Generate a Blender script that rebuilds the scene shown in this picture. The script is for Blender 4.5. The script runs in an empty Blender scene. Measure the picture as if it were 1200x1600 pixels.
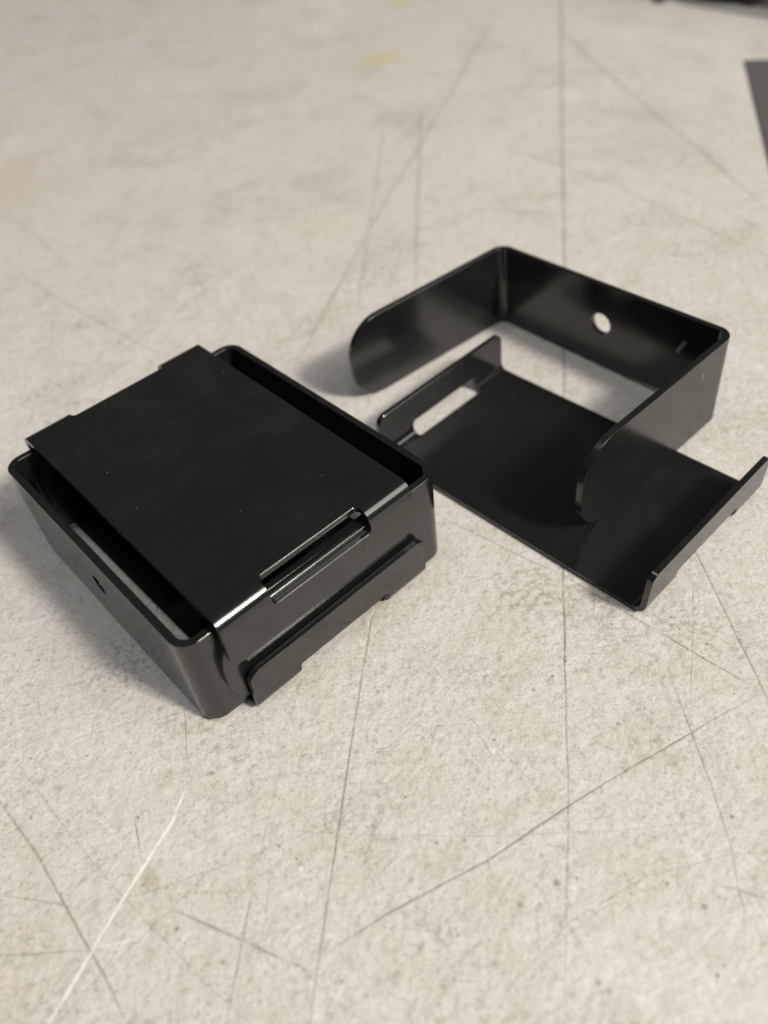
import bpy, bmesh, math, random
import numpy as np
from mathutils import Matrix, Vector
from mathutils.geometry import delaunay_2d_cdt

S = bpy.context.scene
C = S.collection
rnd = random.Random(7)

# ------------------------------------------------------------------ camera
cd = bpy.data.cameras.new('camera')
cam = bpy.data.objects.new('camera', cd)
C.objects.link(cam)
RT = Vector((0.991388, -0.091770, -0.093424))
UP = Vector((0.130957, 0.694731, 0.707247))
FW = Vector((0.000000, 0.713391, -0.700766))
m = Matrix.Identity(4)
for i in range(3):
    m[i][0], m[i][1], m[i][2] = RT[i], UP[i], -FW[i]
m.translation = (0, 0, 0.155171)
cam.matrix_world = m
cd.sensor_fit = 'HORIZONTAL'
cd.sensor_width = 4.8
cd.lens = 4.8 * 1297.757 / 1200
cd.shift_x = -0.905 / 1200
cd.shift_y = -25.676 / 1200
cd.clip_start = 0.005
cd.clip_end = 50
cd.dof.use_dof = True
cd.dof.focus_distance = 0.182
cd.dof.aperture_fstop = 1.65
S.camera = cam

# ------------------------------------------------------------------ light (indoor lamps)
W = bpy.data.worlds.new('World')
S.world = W
W.use_nodes = True
W.node_tree.nodes['Background'].inputs[0].default_value = (1.0, 0.97, 0.94, 1)
W.node_tree.nodes['Background'].inputs[1].default_value = 0.055


def lamp(name, loc, target, sx, sy, power, col):
    l = bpy.data.lights.new(name, 'AREA')
    l.shape = 'RECTANGLE'
    l.size, l.size_y = sx, sy
    l.energy = power
    l.color = col
    o = bpy.data.objects.new(name, l)
    C.objects.link(o)
    o.location = loc
    o.rotation_euler = (Vector(target) - Vector(loc)).to_track_quat('-Z', 'Y').to_euler()
    return o


lamp('bench_lamp', (1.95, -1.25, 2.25), (0, 0.18, 0), 0.42, 0.42, 94.0, (1.0, 0.945, 0.85))
lamp('side_lamp', (2.3, -0.9, 2.5), (0, 0.2, 0), 2.0, 1.6, 50.0, (1.0, 0.955, 0.89))
top = lamp('ceiling_lamp', (0.26, -0.30, 3.0), (-0.06, 0.12, 0), 0.50, 3.0, 27.0, (0.97, 0.97, 1.0))
top.location = (-0.043 + 0.20 - 0.28, 0.128 - 0.25 - 0.22, 3.0)
top.rotation_euler = (0, 0, math.radians(38.17))

S.view_settings.view_transform = 'Standard'
S.view_settings.look = 'None'
S.view_settings.exposure = 0.0
S.view_settings.gamma = 1.0
S.view_settings.use_curve_mapping = False


# ------------------------------------------------------------------ node helpers
class NT:
    def __init__(self, name):
        self.mat = bpy.data.materials.new(name)
        self.mat.use_nodes = True
        self.t = self.mat.node_tree
        self.b = self.t.nodes['Principled BSDF']

    def n(self, kind, **kw):
        x = self.t.nodes.new(kind)
        for k, v in kw.items():
            if k.startswith('i_'):
                key = k[2:]
                key = int(key) if key.isdigit() else key.replace('_', ' ')
                if hasattr(v, 'is_output'):
                    self.t.links.new(v, x.inputs[key])
                else:
                    x.inputs[key].default_value = v
            else:
                setattr(x, k, v)
        return x

    def link(self, a, b):
        self.t.links.new(a, b)

    def math(self, op, a, b=0.0, clamp=False):
        x = self.n('ShaderNodeMath', operation=op, i_0=a, i_1=b)
        x.use_clamp = clamp
        return x.outputs[0]

    def noise(self, vec, scale, detail=3.0, rough=0.55, dist=0.0):
        x = self.n('ShaderNodeTexNoise', i_Vector=vec, i_Scale=scale, i_Detail=detail, i_Roughness=rough, i_Distortion=dist)
        return x.outputs['Fac']

    def ramp(self, fac, lo, hi, a=0.0, b=1.0, smooth=True):
        x = self.n('ShaderNodeMapRange', i_0=fac, i_1=lo, i_2=hi, i_3=a, i_4=b)
        if smooth:
            x.interpolation_type = 'SMOOTHSTEP'
        return x.outputs[0]

    def mix(self, fac, a, b):
        x = self.n('ShaderNodeMix', data_type='RGBA')
        for s, v in ((x.inputs[0], fac), (x.inputs[6], a), (x.inputs[7], b)):
            if hasattr(v, 'is_output'):
                self.t.links.new(v, s)
            else:
                s.default_value = v if not isinstance(v, tuple) else (*v, 1)[:4]
        return x.outputs[2]

    def coords(self):
        return self.n('ShaderNodeTexCoord').outputs['Object']


def black_metal(name, base=0.010, rough=0.155, marks=()):
    k = NT(name)
    co = k.coords()
    big = k.noise(co, 60.0, 4.0)
    fine = k.noise(co, 1400.0, 2.0)
    # satin black coating: roughness drifts a little with handling smears
    r = k.math('ADD', k.ramp(k.noise(co, 32.0, 5.0, 0.62, 1.6), 0.36, 0.68, rough * 0.85, rough * 1.25), k.math('MULTIPLY', fine, 0.03))
    k.link(r, k.b.inputs['Roughness'])
    # sparse dust specks
    v = k.n('ShaderNodeTexVoronoi', feature='F1', i_Vector=co, i_Scale=650.0, i_Randomness=1.0)
    sel = k.math('GREATER_THAN', k.n('ShaderNodeSeparateColor', i_Color=v.outputs['Color']).outputs[0], 0.86)
    dotm = k.math('LESS_THAN', v.outputs['Distance'], k.math('MULTIPLY', k.n('ShaderNodeSeparateColor', i_Color=v.outputs['Color']).outputs[1], 0.10))
    patch = k.ramp(k.noise(co, 45.0, 2.0), 0.38, 0.62)
    dust = k.math('MULTIPLY', k.math('MULTIPLY', sel, dotm), patch)
    col = k.mix(dust, (base, base, base * 0.97), (0.30, 0.29, 0.26))
    sm = k.ramp(k.noise(co, 38.0, 5.0, 0.6, 1.2), 0.48, 0.72, 0.0, 0.6)
    col = k.mix(sm, col, (base * 1.9, base * 1.85, base * 1.75))
    for (a, b2, w) in marks:                      # short pale marks and a scratch in the coating
        a = Vector(a); d = Vector(b2) - a; L2 = d.length_squared
        pa = k.n('ShaderNodeVectorMath', operation='SUBTRACT', i_0=co, i_1=a).outputs[0]
        dt = k.n('ShaderNodeVectorMath', operation='DOT_PRODUCT', i_0=pa, i_1=d).outputs['Value']
        h = k.math('DIVIDE', dt, L2, True)
        pr = k.n('ShaderNodeVectorMath', operation='SCALE', i_0=d, i_Scale=h).outputs[0]
        ds = k.n('ShaderNodeVectorMath', operation='DISTANCE', i_0=pa, i_1=pr).outputs['Value']
        col = k.mix(k.ramp(ds, w, w * 0.4), col, (0.30, 0.285, 0.255))
    k.link(col, k.b.inputs['Base Color'])
    k.b.inputs['IOR'].default_value = 1.65
    bh = k.math('ADD', k.math('MULTIPLY', k.noise(co, 260.0, 2.0), 0.7), k.math('MULTIPLY', fine, 0.12))
    bump = k.n('ShaderNodeBump', i_Strength=0.07, i_Distance=0.0004, i_Height=bh)
    k.link(bump.outputs[0], k.b.inputs['Normal'])
    return k.mat


def plain(name, col, rough=0.5, metal=0.0, var=0.15, scale=80.0):
    k = NT(name)
    co = k.coords()
    f = k.noise(co, scale, 4.0)
    lo = tuple(c * (1 - var) for c in col); hi = tuple(min(1, c * (1 + var)) for c in col)
    k.link(k.mix(f, lo, hi), k.b.inputs['Base Color'])
    k.b.inputs['Roughness'].default_value = rough
    k.b.inputs['Metallic'].default_value = metal
    bump = k.n('ShaderNodeBump', i_Strength=0.15, i_Distance=0.0005, i_Height=k.noise(co, scale * 8, 2.0))
    k.link(bump.outputs[0], k.b.inputs['Normal'])
    return k.mat


# ------------------------------------------------------------------ tabletop
STAINS_TINTS = [  # x, y, radius, colour, strength
    (0.0314, 0.5093, 0.0150, (0.60, 0.48, 0.22), 0.55),
    (0.0526, 0.6155, 0.0130, (0.58, 0.53, 0.22), 0.5),
    (-0.0116, 0.3154, 0.0130, (0.60, 0.55, 0.34), 0.28),
    (0.0296, 0.1200, 0.0095, (0.30, 0.29, 0.17), 0.55),
    (-0.0527, 0.0647, 0.0026, (0.40, 0.35, 0.22), 0.55),
    (-0.0100, 0.3571, 0.0180, (0.42, 0.39, 0.36), 0.35),
    (0.0368, 0.4205, 0.0220, (0.44, 0.41, 0.37), 0.22),
    (-0.1757, 0.4000, 0.0450, (0.62, 0.45, 0.34), 0.38),  # broad pink tint at the left
    (-0.0749, 0.0537, 0.0150, (0.60, 0.48, 0.41), 0.20),  # fainter pink tint in the near left
    (0.0142, 0.0520, 0.00080, (0.30, 0.19, 0.08), 0.65),
    (-0.0424, 0.0846, 0.00064, (0.16, 0.12, 0.24), 0.65),
    (0.0452, 0.0477, 0.00064, (0.16, 0.13, 0.26), 0.65),
    (0.0213, 0.0546, 0.00072, (0.13, 0.12, 0.12), 0.65),
    (0.0011, 0.0646, 0.00048, (0.10, 0.09, 0.08), 0.65),
    (0.0243, 0.0385, 0.00064, (0.20, 0.18, 0.15), 0.58),
    (0.0257, 0.0371, 0.00056, (0.20, 0.18, 0.15), 0.50),
    (0.0258, 0.0939, 0.00048, (0.12, 0.11, 0.10), 0.58),
    (0.0409, 0.0837, 0.00048, (0.12, 0.11, 0.10), 0.58),
    (-0.0285, 0.0678, 0.00048, (0.12, 0.10, 0.10), 0.58),
    (0.0063, 0.0644, 0.00040, (0.12, 0.11, 0.10), 0.58),
]


def bench_material():
    k = NT('scuffed_cream_paint')
    co = k.coords()
    f1 = k.noise(co, 70.0, 5.0, 0.65)
    f2 = k.noise(co, 130.0, 4.0, 0.62)
    f3 = k.noise(co, 520.0, 3.0, 0.6)
    f4 = k.noise(co, 1500.0, 3.0, 0.65)
    warm = (0.592, 0.568, 0.512); pale = (0.635, 0.613, 0.585); oliv = (0.502, 0.484, 0.422)
    c = k.mix(k.ramp(f1, 0.42, 0.58), warm, pale)
    c = k.mix(k.ramp(f2, 0.50, 0.70, 0.0, 0.45), c, oliv)
    c = k.mix(k.ramp(f3, 0.52, 0.74, 0.0, 0.65), c, (0.38, 0.35, 0.28))
    c = k.mix(k.ramp(f3, 0.44, 0.28, 0.0, 0.45), c, (0.73, 0.70, 0.65))
    c = k.mix(k.ramp(f4, 0.54, 0.70, 0.0, 0.60), c, (0.30, 0.275, 0.215))
    c = k.mix(k.ramp(f4, 0.44, 0.30, 0.0, 0.35), c, (0.76, 0.73, 0.68))
    # short dirty creases in the paint
    cn = k.noise(co, 210.0, 4.0, 0.62, 0.6)
    crack = k.ramp(k.math('ABSOLUTE', k.math('SUBTRACT', cn, 0.5)), 0.011, 0.002)
    crack = k.math('MULTIPLY', crack, k.ramp(k.noise(co, 160.0, 3.0), 0.54, 0.66))
    cn2 = k.noise(co, 520.0, 3.0, 0.6, 0.8)
    crack2 = k.math('MULTIPLY', k.ramp(k.math('ABSOLUTE', k.math('SUBTRACT', cn2, 0.5)), 0.03, 0.005), k.ramp(k.noise(co, 70.0, 4.0), 0.48, 0.66))
    c = k.mix(k.math('MULTIPLY', crack, 0.5), c, (0.25, 0.23, 0.175))
    c = k.mix(k.math('MULTIPLY', crack2, 0.42), c, (0.30, 0.275, 0.21))
    lg = k.noise(co, 9.0, 6.0, 0.68, 0.7)
    c = k.mix(k.ramp(lg, 0.52, 0.70, 0.0, 0.40), c, (0.47, 0.445, 0.40))
    c = k.mix(k.ramp(lg, 0.46, 0.32, 0.0, 0.45), c, (0.70, 0.675, 0.635))
    # dirt ground into patches
    pz = k.ramp(k.noise(co, 28.0, 5.0, 0.65, 0.5), 0.50, 0.66)
    dm = k.math('MULTIPLY', pz, k.ramp(k.noise(co, 640.0, 4.0, 0.7), 0.47, 0.60))
    c = k.mix(k.math('MULTIPLY', dm, 0.62), c, (0.27, 0.255, 0.195))
    wz = k.ramp(k.noise(co, 120.0, 5.0, 0.7, 0.8), 0.60, 0.68)
    c = k.mix(k.math('MULTIPLY', wz, 0.45), c, (0.72, 0.70, 0.665))
    # specks
    for sc, thr, rad, colr, amt in ((320.0, 0.74, 0.13, (0.17, 0.15, 0.12), 0.8), (620.0, 0.78, 0.24, (0.25, 0.22, 0.16), 0.65),
                                    (330.0, 0.93, 0.16, (0.86, 0.83, 0.77), 0.7)):
        v2 = k.n('ShaderNodeTexVoronoi', feature='F1', i_Vector=co, i_Scale=sc)
        sp = k.n('ShaderNodeSeparateColor', i_Color=v2.outputs['Color'])
        d = k.math('SUBTRACT', v2.outputs['Distance'], k.math('MULTIPLY', f3, 0.06))
        mk = k.math('MULTIPLY', k.math('GREATER_THAN', sp.outputs[0], thr), k.ramp(d, rad, 0.02))
        mk = k.math('MULTIPLY', mk, k.ramp(sp.outputs[1], 0.0, 1.0, 0.25, 1.0))
        c = k.mix(k.math('MULTIPLY', mk, amt), c, colr)
    # stains and faint tints
    wob = k.n('ShaderNodeTexNoise', i_Vector=co, i_Scale=150.0, i_Detail=4.0).outputs['Color']
    for (x, y, r, colr, st) in STAINS_TINTS:
        wv = k.n('ShaderNodeVectorMath', operation='SCALE', i_0=wob, i_Scale=r * 1.3).outputs[0]
        pt = k.n('ShaderNodeVectorMath', operation='ADD', i_0=co, i_1=wv).outputs[0]
        d = k.n('ShaderNodeVectorMath', operation='DISTANCE', i_0=pt, i_1=(x + r * .65, y + r * .65, r * .65)).outputs['Value']
        mk = k.ramp(d, r * 1.25, r * 0.25, 0.0, st)
        if 0.004 < r < 0.012:
            mk = k.math('MULTIPLY', mk, k.ramp(f3, 0.44, 0.62, 0.15, 1.0))
        c = k.mix(mk, c, colr)
    # scratches (vertex attributes of the inlaid scratch strips)
    brk = k.ramp(k.noise(co, 420.0, 3.0, 0.65), 0.30, 0.56, 0.45, 1.0)
    dk = k.n('ShaderNodeAttribute', attribute_name='scratch_dark').outputs['Fac']
    wh = k.n('ShaderNodeAttribute', attribute_name='scratch_white').outputs['Fac']
    c = k.mix(k.math('MULTIPLY', k.ramp(dk, 0.0, 0.80, 0.0, 1.0, False), brk), c, (0.21, 0.188, 0.15))
    c = k.mix(k.math('MULTIPLY', k.ramp(wh, 0.0, 0.75, 0.0, 1.0, False), brk), c, (0.84, 0.82, 0.78))
    k.link(c, k.b.inputs['Base Color'])
    k.link(k.ramp(f2, 0.3, 0.7, 0.48, 0.62), k.b.inputs['Roughness'])
    k.b.inputs['IOR'].default_value = 1.45
    # orange-peel relief of brushed paint
    h1 = k.noise(co, 430.0, 3.0, 0.58, 0.4)
    h2 = k.noise(co, 190.0, 3.0, 0.5)
    h = k.math('ADD', k.math('MULTIPLY', h1, 0.55), k.math('MULTIPLY', h2, 0.8))
    h = k.math('ADD', h, k.math('MULTIPLY', k.noise(co, 800.0, 3.0, 0.6), 0.22))
    h = k.math('SUBTRACT', h, k.math('MULTIPLY', crack, 0.15))
    h = k.math('SUBTRACT', h, k.math('MULTIPLY', k.math('ADD', dk, wh), k.math('MULTIPLY', brk, 0.22)))
    b = k.n('ShaderNodeBump', i_Strength=0.35, i_Distance=0.0016, i_Height=h)
    k.link(b.outputs[0], k.b.inputs['Normal'])
    return k.mat




SCRATCHES = [
     ([(160.2,618.3,1.49),(109.8,411.3,1.07),(75.6,268.3,0.79),(57.4,195.1,0.65),(39.3,123.2,0.52),(30.9,86.7,0.45),(26.7,68.2,0.42),(21.3,48.2,0.38),(16.3,30.0,0.35)],0.62,'d'),
     ([(45.1,444.2,1.01),(36.6,380.7,0.9),(26.0,302.1,0.76),(19.2,251.6,0.67)],0.5,'d'),
     ([(107.4,567.3,1.21),(69.8,469.0,1.05),(40.0,390.9,0.91),(14.6,326.7,0.81),(2.4,293.0,0.75),(-14.0,248.6,0.68),(-24.4,218.1,0.63)],0.55,'d'),
     ([(23.7,416.6,0.81),(6.8,302.1,0.64),(-2.4,242.6,0.55)],0.42,'d'),
     ([(135.0,540.8,1.14),(137.3,490.2,1.05),(141.0,440.9,0.95),(148.1,365.3,0.81),(151.6,335.8,0.76),(156.7,270.4,0.65)],0.6,'d'),
     ([(69.3,373.5,0.87),(75.0,365.8,0.85),(93.5,341.9,0.8),(111.2,313.9,0.74),(129.3,275.6,0.67),(144.6,245.4,0.61)],0.5,'d'),
     ([(104.7,363.9,0.69),(114.8,349.2,0.67),(125.0,324.9,0.63),(134.1,302.2,0.59),(151.5,261.0,0.53)],0.4,'d'),
     ([(125.0,324.9,0.76),(134.2,324.5,0.75),(140.6,331.4,0.76),(146.5,342.9,0.78)],0.4,'d'),
     ([(137.6,535.6,1.13),(160.7,484.8,1.02)],0.35,'d'),
     ([(-195.1,539.1,1.58),(-94.8,495.3,1.39),(-13.1,460.1,1.26),(16.9,452.8,1.22),(27.7,425.4,1.15)],0.25,'d'),
     ([(-81.5,466.2,1.13),(-40.3,463.5,1.1)],0.25,'d'),
     ([(-130.4,307.0,0.84),(-106.3,279.2,0.77),(-69.9,240.2,0.69)],0.4,'d'),
     ([(-33.5,303.7,0.79),(-55.9,277.0,0.75),(-74.6,253.0,0.71),(-91.4,231.8,0.68)],0.28,'d'),
     ([(-61.3,292.5,0.65),(-55.2,274.6,0.62)],0.35,'d'),
     ([(-5.1,120.9,0.45),(-6.8,118.4,0.45),(-12.6,91.7,0.41),(-16.8,71.5,0.37),(-20.7,52.4,0.34),(-24.2,34.5,0.31)],0.6,'d'),
     ([(-30.5,74.7,0.32),(-30.9,72.8,0.32),(-32.8,63.9,0.3)],0.38,'d'),
     ([(-33.3,61.1,0.42),(-34.4,56.2,0.41),(-37.8,37.8,0.37)],0.5,'d'),
     ([(-49.4,59.6,0.36),(-44.3,57.0,0.35),(-34.8,52.0,0.34),(-21.7,45.0,0.33)],0.62,'d'),
     ([(-87.5,86.4,0.48),(-75.2,71.8,0.45),(-63.8,55.7,0.42),(-58.8,49.0,0.4),(-53.1,39.5,0.38)],0.6,'d'),
     ([(-46.1,86.3,0.61),(-49.4,75.3,0.58),(-55.2,65.5,0.56),(-61.7,53.6,0.53),(-68.4,41.3,0.5)],1.0,'w'),
     ([(-79.8,55.0,0.36),(-67.0,54.2,0.35),(-61.2,53.9,0.35)],0.45,'d'),
     ([(-64.1,54.0,0.35),(-59.0,54.1,0.35),(-53.9,54.5,0.35),(-53.9,56.4,0.36)],0.6,'w'),
     ([(-82.5,65.9,0.31),(-69.8,62.7,0.31),(-62.2,59.9,0.3)],0.4,'d'),
     ([(-62.2,59.9,0.36),(-58.4,58.1,0.36)],0.4,'w'),
     ([(-49.4,101.8,0.29),(-47.7,87.2,0.27)],0.5,'d'),
     ([(-46.3,79.4,0.33),(-44.6,69.0,0.31)],0.32,'d'),
     ([(-57.4,77.5,0.33),(-56.3,73.7,0.32),(-54.9,68.5,0.31)],0.65,'d'),
     ([(-68.0,80.4,0.4),(-62.2,76.1,0.39),(-57.5,69.5,0.38)],0.4,'w'),
     ([(-20.8,48.3,0.33),(-9.8,53.2,0.34),(9.7,60.2,0.35),(26.6,68.2,0.36),(42.7,75.1,0.37),(59.1,81.8,0.37),(69.8,85.7,0.38)],0.7,'d'),
     ([(-16.9,49.4,0.28),(-9.1,48.5,0.28)],0.35,'d'),
     ([(56.2,104.5,0.34),(58.1,101.7,0.34),(64.0,94.9,0.33),(71.5,86.7,0.32)],0.7,'d'),
     ([(71.7,128.7,0.45),(71.7,123.6,0.44),(71.8,111.9,0.42),(71.7,99.5,0.4),(71.9,79.9,0.37)],0.6,'d'),
     ([(54.5,93.2,0.39),(54.4,81.5,0.37),(54.2,68.8,0.35),(53.4,57.3,0.33),(51.7,48.7,0.32),(51.4,44.5,0.31)],0.45,'d'),
     ([(45.7,41.4,0.26),(53.6,46.1,0.26)],0.45,'d'),
     ([(12.8,148.0,0.33),(22.4,139.3,0.32),(29.1,132.5,0.31),(39.1,123.8,0.3),(51.1,109.8,0.28),(57.7,101.7,0.27)],0.5,'d'),
     ([(45.4,119.2,0.29),(44.4,114.6,0.29),(42.8,109.7,0.28)],0.55,'d'),
     ([(69.3,120.0,0.29),(61.6,99.4,0.27),(55.9,84.5,0.25)],0.3,'d'),
     ([(48.6,51.4,0.43),(49.4,50.7,0.43),(51.6,49.9,0.43),(53.9,48.7,0.43),(57.1,47.1,0.42)],0.5,'d'),
     ([(53.1,77.7,0.25),(57.3,77.1,0.24),(64.8,76.7,0.24)],0.3,'d'),
     ([(34.9,101.9,0.27),(40.9,100.8,0.27),(48.4,100.1,0.27)],0.28,'d'),
     ([(23.1,106.4,0.28),(24.7,109.6,0.28)],0.4,'d'),
     ([(4.8,104.1,0.28),(6.5,101.0,0.28),(8.2,97.9,0.27)],0.4,'d'),
     ([(11.8,86.6,0.26),(14.2,81.2,0.26),(14.2,75.7,0.25)],0.35,'d'),
     ([(23.9,67.9,0.24),(25.5,70.9,0.24)],0.5,'d'),
     ([(61.0,70.5,0.24),(63.3,67.2,0.23)],0.3,'d'),
     ([(31.6,66.9,0.47),(30.5,63.9,0.47)],0.6,'w'),
     ([(-4.8,57.5,0.58),(1.5,52.3,0.56)],0.35,'w'),
     ([(27.9,36.2,0.81),(31.2,35.2,0.81),(33.2,32.0,0.79)],0.6,'w'),
     ([(-13.4,67.3,0.24),(-8.6,66.5,0.24),(-3.7,66.3,0.24)],0.25,'d'),
     ([(-7.4,66.5,0.24),(-2.7,65.2,0.24)],0.45,'d'),
     ([(-65.1,96.3,0.28),(-60.7,99.0,0.29),(-55.8,99.6,0.29)],0.28,'d'),
     ([(-11.3,49.1,0.28),(-15.1,42.6,0.27)],0.25,'d'),
     ([(-75.3,474.3,1.14),(-58.4,362.1,0.91)],0.2,'d'),
     ([(-12.3,671.8,1.77),(-7.0,545.5,1.45)],0.2,'d'),
     ([(-154.7,371.2,0.98),(-130.9,340.3,0.9),(-111.5,308.1,0.83)],0.22,'d'),
     ([(77.1,471.3,1.22),(61.2,457.3,1.2),(22.7,374.3,1.04)],0.25,'d'),
     ([(37.7,59.4,0.28),(43.3,55.2,0.28),(48.3,56.3,0.28)],0.22,'d'),
     ([(13.8,46.1,0.32),(16.9,40.8,0.31),(14.4,34.6,0.31)],0.22,'d'),
     ([(-90.0,114.6,0.39),(-82.5,106.7,0.37),(-79.0,96.8,0.36)],0.25,'d'),
     ([(23.1,48.0,0.27),(30.4,50.3,0.27),(34.2,48.2,0.27)],0.22,'d'),
]


def faint_scratches():
    """many fainter random knife marks between the clear ones"""
    r = random.Random(21)
    out = []
    for i in range(230):
        y = 30 + 620 * r.random() ** 1.6
        x = r.uniform(-0.55, 0.5) * (y + 90)
        a = r.choice((0.9, 1.6, 2.3, 0.35, 2.9)) + r.gauss(0, 0.25)
        L = r.choice((4, 7, 12, 25, 60)) * r.uniform(0.6, 1.4) * (1 + y / 400)
        w = r.uniform(0.14, 0.26) * (1 + y / 350)
        b = r.gauss(0, 0.06) * L
        dx, dy = math.cos(a), math.sin(a)
        pts = [(x + dx * L * t - dy * b * 4 * t * (1 - t), y + dy * L * t + dx * b * 4 * t * (1 - t), w) for t in (0, 0.25, 0.5, 0.75, 1)]
        out.append((pts, r.uniform(0.10, 0.34), 'w' if r.random() < 0.16 else 'd'))
    return out


def tabletop():
    verts, edges, half = [], [], []
    segs = []                                            # (x0,y0,x1,y1,w0,w1,s0,s1,kind)
    r = random.Random(3)
    for pts, st, kind in SCRATCHES + faint_scratches():
        P = []
        n = len(pts)
        # subdivide with a slight hand-made wobble
        for i in range(n - 1):
            (x0, y0, w0), (x1, y1, w1) = pts[i], pts[i + 1]
            L = math.hypot(x1 - x0, y1 - y0)
            q = max(1, int(L / 6.0))
            for j in range(q):
                t = j / q
                wb = min(0.16, w0 * 0.35) if j else 0
                P.append((x0 + (x1 - x0) * t + r.uniform(-wb, wb), y0 + (y1 - y0) * t + r.uniform(-wb, wb), w0 + (w1 - w0) * t))
        P.append(pts[-1])
        N = len(P)
        ll, cc, rr = [], [], []
        strs = []
        for i, (x, y, w) in enumerate(P):
            a = P[max(0, i - 1)]; b = P[min(N - 1, i + 1)]
            dx, dy = b[0] - a[0], b[1] - a[1]
            L = math.hypot(dx, dy) or 1
            nx, ny = -dy / L, dx / L
            e = min(i, N - 1 - i) / max(1, N - 1)
            w2 = w * r.uniform(0.8, 1.2) * (0.55 + 0.45 * min(1, e * 8))
            s = st * r.uniform(0.7, 1.05) * (0.25 + 0.75 * min(1, e * 10) if 0 < i < N - 1 else 0.15)
            strs.append((s, w2))
            base = len(verts)
            verts += [(x + nx * w2, y + ny * w2), (x, y), (x - nx * w2, y - ny * w2)]
            if i:
                edges += [(base - 3, base), (base - 2, base + 1), (base - 1, base + 2)]
                segs.append((P[i - 1][0], P[i - 1][1], x, y, strs[-2][1], w2, strs[-2][0], s, kind))
            if i in (0, N - 1):
                edges += [(base, base + 1), (base + 1, base + 2)]
    o = len(verts)
    B = 2000.0
    verts += [(-B, -B + 600), (B, -B + 600), (B, B + 600), (-B, B + 600)]
    edges += [(o, o + 1), (o + 1, o + 2), (o + 2, o + 3), (o + 3, o)]
    vo, eo, fo, *_ = delaunay_2d_cdt([Vector(v) for v in verts], edges, [], 1, 1e-4)
    V = np.array([(v.x, v.y) for v in vo])
    dk = np.zeros(len(V)); wh = np.zeros(len(V))
    for (x0, y0, x1, y1, w0, w1, s0, s1, kind) in segs:
        d = np.array([x1 - x0, y1 - y0]); p = V - [x0, y0]
        t = np.clip(p @ d / max(1e-9, d @ d), 0, 1)
        dist = np.linalg.norm(p - t[:, None] * d, axis=1)
        val = (s0 + (s1 - s0) * t) * np.clip(1 - dist / (0.97 * (w0 + (w1 - w0) * t)), 0, 1)
        tgt = dk if kind == 'd' else wh
        np.maximum(tgt, val, out=tgt)
    co = [(x / 1e3, y / 1e3, -0.00007 * a) for (x, y), a in zip(V, dk)]
    nb = len(co)
    me = bpy.data.meshes.new('tabletop')
    X0, X1, Y0, Y1, Z = -B / 1e3, B / 1e3, (-B + 600) / 1e3, (B + 600) / 1e3, -0.04
    co += [(X0, Y0, Z), (X1, Y0, Z), (X1, Y1, Z), (X0, Y1, Z)]
    faces = [tuple(f) for f in fo]
    idx = {}
    for i, (x, y) in enumerate(V):
        for j, (qx, qy) in enumerate(((-B, -B + 600), (B, -B + 600), (B, B + 600), (-B, B + 600))):
            if abs(x - qx) < .01 and abs(y - qy) < .01:
                idx[j] = i
    for j in range(4):
        q = (j + 1) % 4
        faces.append((idx[q], idx[j], nb + j, nb + q))
    faces.append((nb + 3, nb + 2, nb + 1, nb))
    me.from_pydata(co, [], faces)
    for nm, arr in (('scratch_dark', dk), ('scratch_white', wh)):
        at = me.attributes.new(nm, 'FLOAT', 'POINT')
        at.data.foreach_set('value', np.concatenate([arr, np.zeros(4)]).astype(np.float32))
    me.materials.append(bench_material())
    ob = bpy.data.objects.new('tabletop', me)
    C.objects.link(ob)
    ob['kind'] = 'structure'
    ob['label'] = 'scratched cream painted tabletop under the black brackets'
    return ob


tabletop()


# ------------------------------------------------------------------ bent sheet metal
TB = 1.75          # bracket sheet thickness, mm
T = 1.5            # tray sheet thickness, mm
RI = 1.5           # inner bend radius, mm
CH = 0.09          # edge break, mm
NB = 18            # facets per bend


def rrect(x0, y0, x1, y1, r, n=10):
    pts = []
    for cx, cy, a0 in ((x1 - r, y1 - r, 0), (x0 + r, y1 - r, 90), (x0 + r, y0 + r, 180), (x1 - r, y0 + r, 270)):
        for i in range(n + 1):
            a = math.radians(a0 + 90 * i / n)
            pts.append((cx + r * math.cos(a), cy + r * math.sin(a)))
    return pts


def circle(cx, cy, r, n=32):
    return [(cx + r * math.cos(2 * math.pi * i / n), cy + r * math.sin(2 * math.pi * i / n)) for i in range(n)]


def inside(P, poly):
    q = np.array(poly); x, y = P[:, 0], P[:, 1]
    res = np.zeros(len(P), bool)
    for (x0, y0), (x1, y1) in zip(q, np.roll(q, -1, 0)):
        if y0 == y1:
            continue
        c = ((y0 > y) != (y1 > y)) & (x < (x1 - x0) * (y - y0) / (y1 - y0) + x0)
        res ^= c
    return res


def dist_poly(P, poly):
    q = np.array(poly); best = np.full(len(P), 1e9)
    for a, b in zip(q, np.roll(q, -1, 0)):
        d = b - a
        L = d @ d
        if L < 1e-14:
            continue
        t = np.clip((P - a) @ d / L, 0, 1)
        best = np.minimum(best, np.linalg.norm(P - a - t[:, None] * d, axis=1))
    return best


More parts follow.
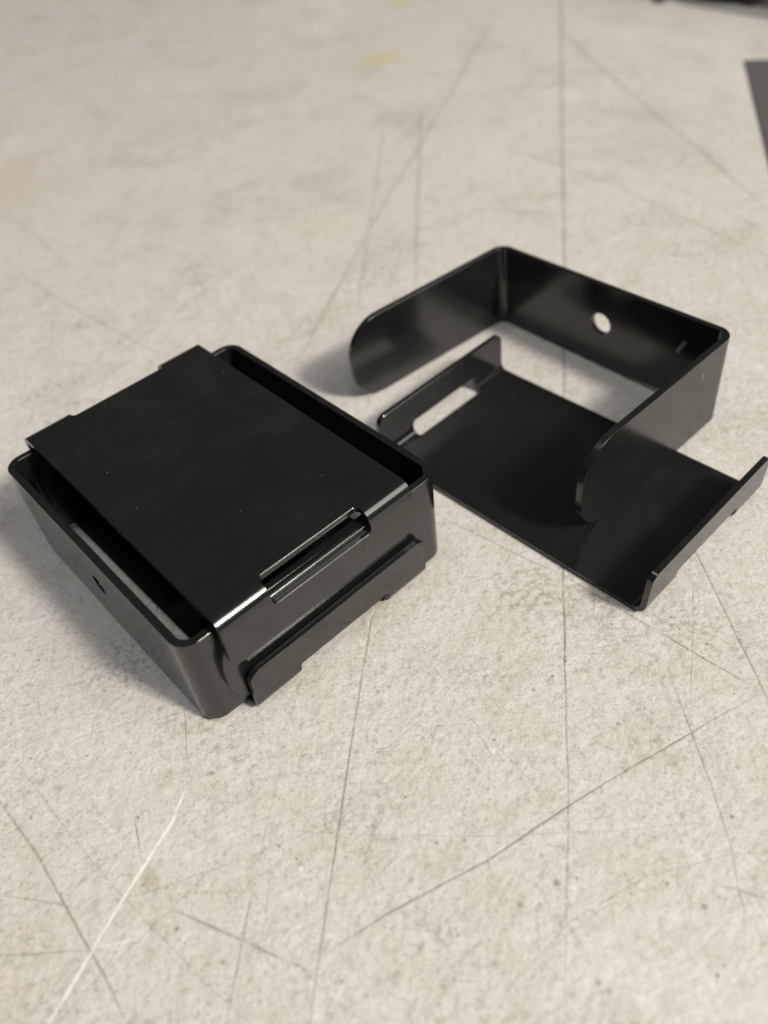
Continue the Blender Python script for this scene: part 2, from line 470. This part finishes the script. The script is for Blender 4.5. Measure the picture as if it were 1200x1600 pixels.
class Strip:
    """A strip of sheet: flat middle of mid-line length Lc, a bend and a leg at each end.
    s runs along the strip (0 = middle), w across it."""
    def __init__(self, Lo, legl, legr, angl, angr, T, ri=RI):
        # Lo = outside length over both bends (legs square)
        self.rm = ri + T / 2
        self.ri = ri
        self.T = T
        self.half = Lo / 2 - ri - T                 # middle half length (flat part)
        self.al, self.ar = math.radians(angl), math.radians(angr)
        self.sl = self.half + self.rm * self.al     # |s| where the leg starts
        self.sr = self.half + self.rm * self.ar
        self.s0 = -(self.sl + legl - ri - T)
        self.s1 = self.sr + legr - ri - T

    def at(self, s):
        """mid-line point (p, q) and normal pointing to the inside (legs go to +q)"""
        sg = 1 if s >= 0 else -1
        a = self.ar if sg > 0 else self.al
        e = abs(s)
        if e <= self.half:
            p, q, th = e, 0.0, 0.0
        else:
            th = min((e - self.half) / self.rm, a)
            p = self.half + self.rm * math.sin(th)
            q = self.rm * (1 - math.cos(th))
            ex = e - self.half - self.rm * th
            if ex > 0:
                p += ex * math.cos(th); q += ex * math.sin(th)
        return sg * p, q + self.T / 2, -sg * math.sin(th), math.cos(th)

    def lines(self):
        L = []
        for sg, a in ((-1, self.al), (1, self.ar)):
            for i in range(NB + 1):
                L.append(sg * (self.half + self.rm * a * i / NB))
        self.cuts = [-(self.sl + 0.8), self.sr + 0.8]
        return L + self.cuts


def sheet_parts(strip, w0, w1, rc, holes, names, xf, mat, parent):
    """names: left leg, middle, right leg. holes: list of (outline, grown outline). xf maps (p, q, w) mm -> local metres."""
    T = strip.T
    outer = rrect(strip.s0, w0, strip.s1, w1, rc)
    inner = rrect(strip.s0 + CH, w0 + CH, strip.s1 - CH, w1 - CH, rc - CH)
    loops = [outer, inner]
    for a, b in holes:
        loops += [a, b]
    verts, edges = [], []
    for lp in loops:
        o = len(verts)
        verts += lp
        edges += [(o + i, o + (i + 1) % len(lp)) for i in range(len(lp))]
    for s in strip.lines():
        o = len(verts)
        verts += [(s, w0 - 1), (s, w1 + 1)]
        edges.append((o, o + 1))
    vo, eo, fo, *_ = delaunay_2d_cdt([Vector(v) for v in verts], edges, [], 0, 1e-5)
    V = np.array([(v.x, v.y) for v in vo])
    F = np.array([tuple(f) for f in fo])
    cen = V[F].mean(1)
    keep = inside(cen, outer)
    for a, b in holes:
        keep &= ~inside(cen, a)
    F = F[keep]; cen = cen[keep]
    on = dist_poly(V, outer) < 1e-3
    for a, b in holes:
        on |= dist_poly(V, a) < 1e-3
    off = np.where(on, T / 2 - CH, T / 2)
    cnt = {}
    for f in F:
        for i in range(3):
            a, b = int(f[i]), int(f[(i + 1) % 3])
            cnt.setdefault((min(a, b), max(a, b)), []).append((a, b))
    region = np.where(cen[:, 0] < strip.cuts[0], 0, np.where(cen[:, 0] > strip.cuts[1], 2, 1))
    pos = {}
    for i in range(len(V)):
        p, q, nx, ny = strip.at(V[i, 0])
        pos[i] = ((p + nx * off[i], q + ny * off[i], V[i, 1]), (p - nx * off[i], q - ny * off[i], V[i, 1]))
    obs = []
    for r, nm in enumerate(names):
        sel = F[region == r]
        bm = bmesh.new()
        vm = {}

        def vert(i, side):
            if (i, side) not in vm:
                vm[(i, side)] = bm.verts.new(xf(*pos[i][side]))
            return vm[(i, side)]
        for f in sel:
            a, b, c = map(int, f)
            bm.faces.new((vert(a, 0), vert(b, 0), vert(c, 0)))
            bm.faces.new((vert(c, 1), vert(b, 1), vert(a, 1)))
            for u, v in ((a, b), (b, c), (c, a)):
                if len(cnt[(min(u, v), max(u, v))]) == 1:
                    bm.faces.new((vert(u, 1), vert(v, 1), vert(v, 0), vert(u, 0)))
        bm.normal_update()
        # orient: make sure normals point out (mirror transforms)
        a, b, c = [Vector(xf(*t)) for t in ((0, 0, 0), (1, 0, 0), (0, 1, 0))]
        d = Vector(xf(0, 0, 1)) - a
        if (b - a).cross(c - a).dot(d) > 0:
            bmesh.ops.reverse_faces(bm, faces=bm.faces[:])
        for f in bm.faces:
            f.smooth = True
        for e in bm.edges:
            if len(e.link_faces) == 2 and e.calc_face_angle(0) > math.radians(14):
                e.smooth = False
        me = bpy.data.meshes.new(nm)
        bm.to_mesh(me); bm.free()
        me.materials.append(mat)
        ob = bpy.data.objects.new(nm, me)
        C.objects.link(ob)
        ob.parent = parent
        obs.append(ob)
    return obs


def thing(name, label, cat, loc, rotz=0.0, group=None):
    o = bpy.data.objects.new(name, None)
    o.empty_display_size = 0.02
    C.objects.link(o)
    o.location = loc
    o.rotation_euler = (0, 0, math.radians(rotz))
    o['label'] = label
    o['category'] = cat
    if group:
        o['group'] = group
    return o


HB = 26.25          # bracket height (strip width)
ARM = 62.8         # arm length
LB = 80.0          # outside length of the back


def bracket(label, mw, mat, splay=(0.0, 0.0), hole_r=3.3):
    """local: back along +x from 0..80 mm at y = 0, arms towards -y, strip standing on edge"""
    t = thing('bracket', label, 'bracket', (0, 0, 0), 0, 'bent black metal brackets')
    t.matrix_world = mw
    st = Strip(LB, ARM, ARM, 90 - splay[0], 90 - splay[1], TB, 2.6)
    hole = (circle(0, 13.7, hole_r), circle(0, 13.7, hole_r + CH))
    sheet_parts(st, 0, HB, 11.0, [hole], ('side_arm', 'back_plate', 'side_arm'),
                lambda p, q, w: ((p + LB / 2) / 1e3, -q / 1e3, w / 1e3), mat, t)
    return t


LT, WT, HT = 84.67, 50.9, 13.9      # tray outside length, width, lip height


def tray(label, mw, mat, flare=(0.0, 0.0)):
    """local: base along +x from 0..LT, width along y from 0..-WT, lips up"""
    t = thing('tray', label, 'tray', (0, 0, 0), 0, 'black trays with slotted end lips')
    t.matrix_world = mw
    st = Strip(LT, HT, HT, 90 - flare[0], 90 - flare[1], T, 2.2)
    holes = []
    for sg in (-1, 1):
        # slot across the bend: from 3.4 mm in on the base to 5.4 mm up the lip
        a = st.half + st.ri + T - 4.1
        e = (st.sr if sg > 0 else st.sl) + 5.2 - st.ri - T
        b = (min(sg * a, sg * e), max(sg * a, sg * e))
        y0, y1 = WT / 2 - 13.2, WT / 2 + 13.2
        holes.append((rrect(b[0], y0, b[1], y1, 1.1, 8), rrect(b[0] - CH, y0 - CH, b[1] + CH, y1 + CH, 1.1 + CH, 8)))
    sheet_parts(st, 0, WT, 2.6, holes, ('end_lip', 'base_plate', 'end_lip'),
                lambda p, q, w: ((p + LT / 2) / 1e3, -w / 1e3, q / 1e3), mat, t)
    return t


def place(x, y, a, z=0.0, extra=None):
    M = Matrix.Translation((x, y, z)) @ Matrix.Rotation(math.radians(a), 4, 'Z')
    return M @ extra if extra is not None else M


coat = black_metal('satin_black_coating')
coat_marked = black_metal('satin_black_coating_marked', marks=(
    ((0.0655, -0.00175, 0.0150), (0.0661, -0.00175, 0.0165), 0.0008),
    ((0.0661, -0.00175, 0.0165), (0.0672, -0.00175, 0.0186), 0.0007),
    ((0.0800, -0.0142, 0.0195), (0.0800, -0.0138, 0.0212), 0.0003)))

# the open pair on the right
tilt = Matrix.Rotation(math.radians(-math.degrees(T / 80)), 4, 'Y')
bracket('black bent metal bracket standing open beside the box, one arm resting across the loose tray',
        place(0.04659, 0.23519, -52.84, 0.0, tilt), coat_marked, splay=(2.77, 0.93))
tray('loose black tray lying lips up under the open bracket, apart from the box',
     place(0.03968, 0.20627, -50.61, 0.0), coat, flare=(1.0, 2.5))

# the closed box on the left: two brackets interlocked, a tray below and a tray above
BX, BY, BA = -0.04103, 0.0929, 38.17
BD = 68.76
Bm = place(BX, BY, BA, T / 1e3 + 0.0001)


def local(M, x, y, z, a, extra=None):
    return M @ place(x / 1e3, y / 1e3, a, z / 1e3, extra)


# bracket with its back on the left (its near arm inside)
bracket('black bracket forming the left wall of the box, round hole in its outer face',
        local(Bm, 0, 0.05 + TB, 0, 89.64), coat, hole_r=2.6)
# bracket with its back on the right (its near arm outside)
bracket('black bracket forming the right wall of the box, beside the loose tray',
        local(Bm, BD, LB, 0, -90), coat)
FB = place(BX, BY, BA)
mid = (LB + TB) / 2
PO = 7.6
# local x of a tray runs near -> far (v), its width to the right (u)
tray('black tray lying under the box with its slotted lip turned up along the near side',
     local(FB, 9.5, mid - LT / 2 - 0.6, 0, 90.2), coat, flare=(2.2, 0.0))
flip = Matrix.Rotation(math.pi, 4, 'X')
tray('black tray laid upside down as the flat lid of the box, lips folded down',
     local(FB, PO + WT, mid - LT / 2 - 0.2, 32.0, 89.7, flip), coat)


# ------------------------------------------------------------------ blurred things behind
def part(name, bm, mat, parent, bev=0.0):
    me = bpy.data.meshes.new(name)
    if bev:
        bmesh.ops.bevel(bm, geom=bm.edges[:], offset=bev, segments=2, affect='EDGES', profile=0.6)
    bm.to_mesh(me); bm.free()
    me.materials.append(mat)
    o = bpy.data.objects.new(name, me)
    C.objects.link(o)
    if parent:
        o.parent = parent
    return o


def box_bm(x0, y0, z0, x1, y1, z1):
    bm = bmesh.new()
    bmesh.ops.create_cube(bm, size=1)
    for v in bm.verts:
        v.co = Vector(((x0 + x1) / 2 + v.co.x * (x1 - x0), (y0 + y1) / 2 + v.co.y * (y1 - y0), (z0 + z1) / 2 + v.co.z * (z1 - z0)))
    return bm


def lathe_bm(prof, n=40):
    bm = bmesh.new()
    rings = []
    for r, z in prof:
        rings.append([bm.verts.new((r * math.cos(2 * math.pi * i / n), r * math.sin(2 * math.pi * i / n), z)) for i in range(n)])
    for a, b in zip(rings, rings[1:]):
        for i in range(n):
            bm.faces.new((a[i], a[(i + 1) % n], b[(i + 1) % n], b[i]))
    bm.faces.new(rings[0][::-1]); bm.faces.new(rings[-1])
    for f in bm.faces:
        f.smooth = len(f.verts) == 4
    return bm


grey = plain('dark_grey_sheet', (0.090, 0.087, 0.084), 0.8)
tin_m = plain('grey_green_enamel', (0.075, 0.085, 0.078), 0.45)
dark = plain('dark_plastic', (0.020, 0.018, 0.019), 0.5)
red = plain('dark_red_rubber', (0.07, 0.022, 0.02), 0.6)

sh = part('metal_sheet', box_bm(0, -0.16, 0, 0.12, 0, 0.0008), grey, None, 0.0003)
sh.location = (0.2079, 0.4330, 0.0)
sh.rotation_euler = (0, 0, math.radians(-17.5))
sh['label'] = 'plain dark grey sheet lying at the right edge of the tabletop'
sh['category'] = 'sheet'

shade_o = part('shade_patch', box_bm(0, 0, 0, 0.5, 0.4, 0.0010), plain('shade_grey', (0.30, 0.292, 0.28), 0.9), None, 0.0003)  # thin grey slab standing in for the soft shade around tin and case
shade_o.location = (0.2109, 0.5379, 0.0)
shade_o.rotation_euler = (0, 0, math.radians(-54.7))
shade_o['label'] = 'flat grey patch standing in for soft shade in the far right corner under the tin and the case'
shade_o['category'] = 'mat'
t = thing('tin', 'round grey green tin standing at the far edge of the view', 'tin', (0.2420, 0.5480, 0.0012))
part('tin_body', lathe_bm([(0.0245, 0), (0.026, 0.002), (0.026, 0.05), (0.0245, 0.052)]), tin_m, t)
part('tin_lid', lathe_bm([(0.0268, 0.0521), (0.0272, 0.053), (0.0272, 0.060), (0.026, 0.061)]), dark, t)

t = thing('tool_case', 'dark grey case standing beside the tin at the far right', 'case', (0.2560, 0.5040, 0.0012), -48)
part('case_body', box_bm(0, 0, 0.001, 0.16, 0.09, 0.055), tin_m, t, 0.004)
part('case_lid', box_bm(-0.001, -0.001, 0.0555, 0.161, 0.091, 0.075), dark, t, 0.004)
part('latch', box_bm(0.06, -0.0045, 0.045, 0.085, -0.0015, 0.066), dark, t, 0.0008)

t = thing('rubber_plug', 'small dark red plug standing between the tin and the case', 'plug', (0.2445, 0.5160, 0.0012))
part('plug_body', lathe_bm([(0.0040, 0), (0.0045, 0.001), (0.0055, 0.016), (0.005, 0.017)], 24), red, t)
part('plug_cap', lathe_bm([(0.0062, 0.0171), (0.0066, 0.018), (0.0066, 0.021), (0.006, 0.022)], 24), dark, t)

nt = part('rubber_washer', lathe_bm([(0.0030, 0), (0.0034, 0.0006), (0.0034, 0.0024), (0.0030, 0.003)], 24), red, None)
nt.location = (0.2022, 0.5463, 0.0)
nt['label'] = 'tiny dark red washer lying left of the tin'
nt['category'] = 'washer'
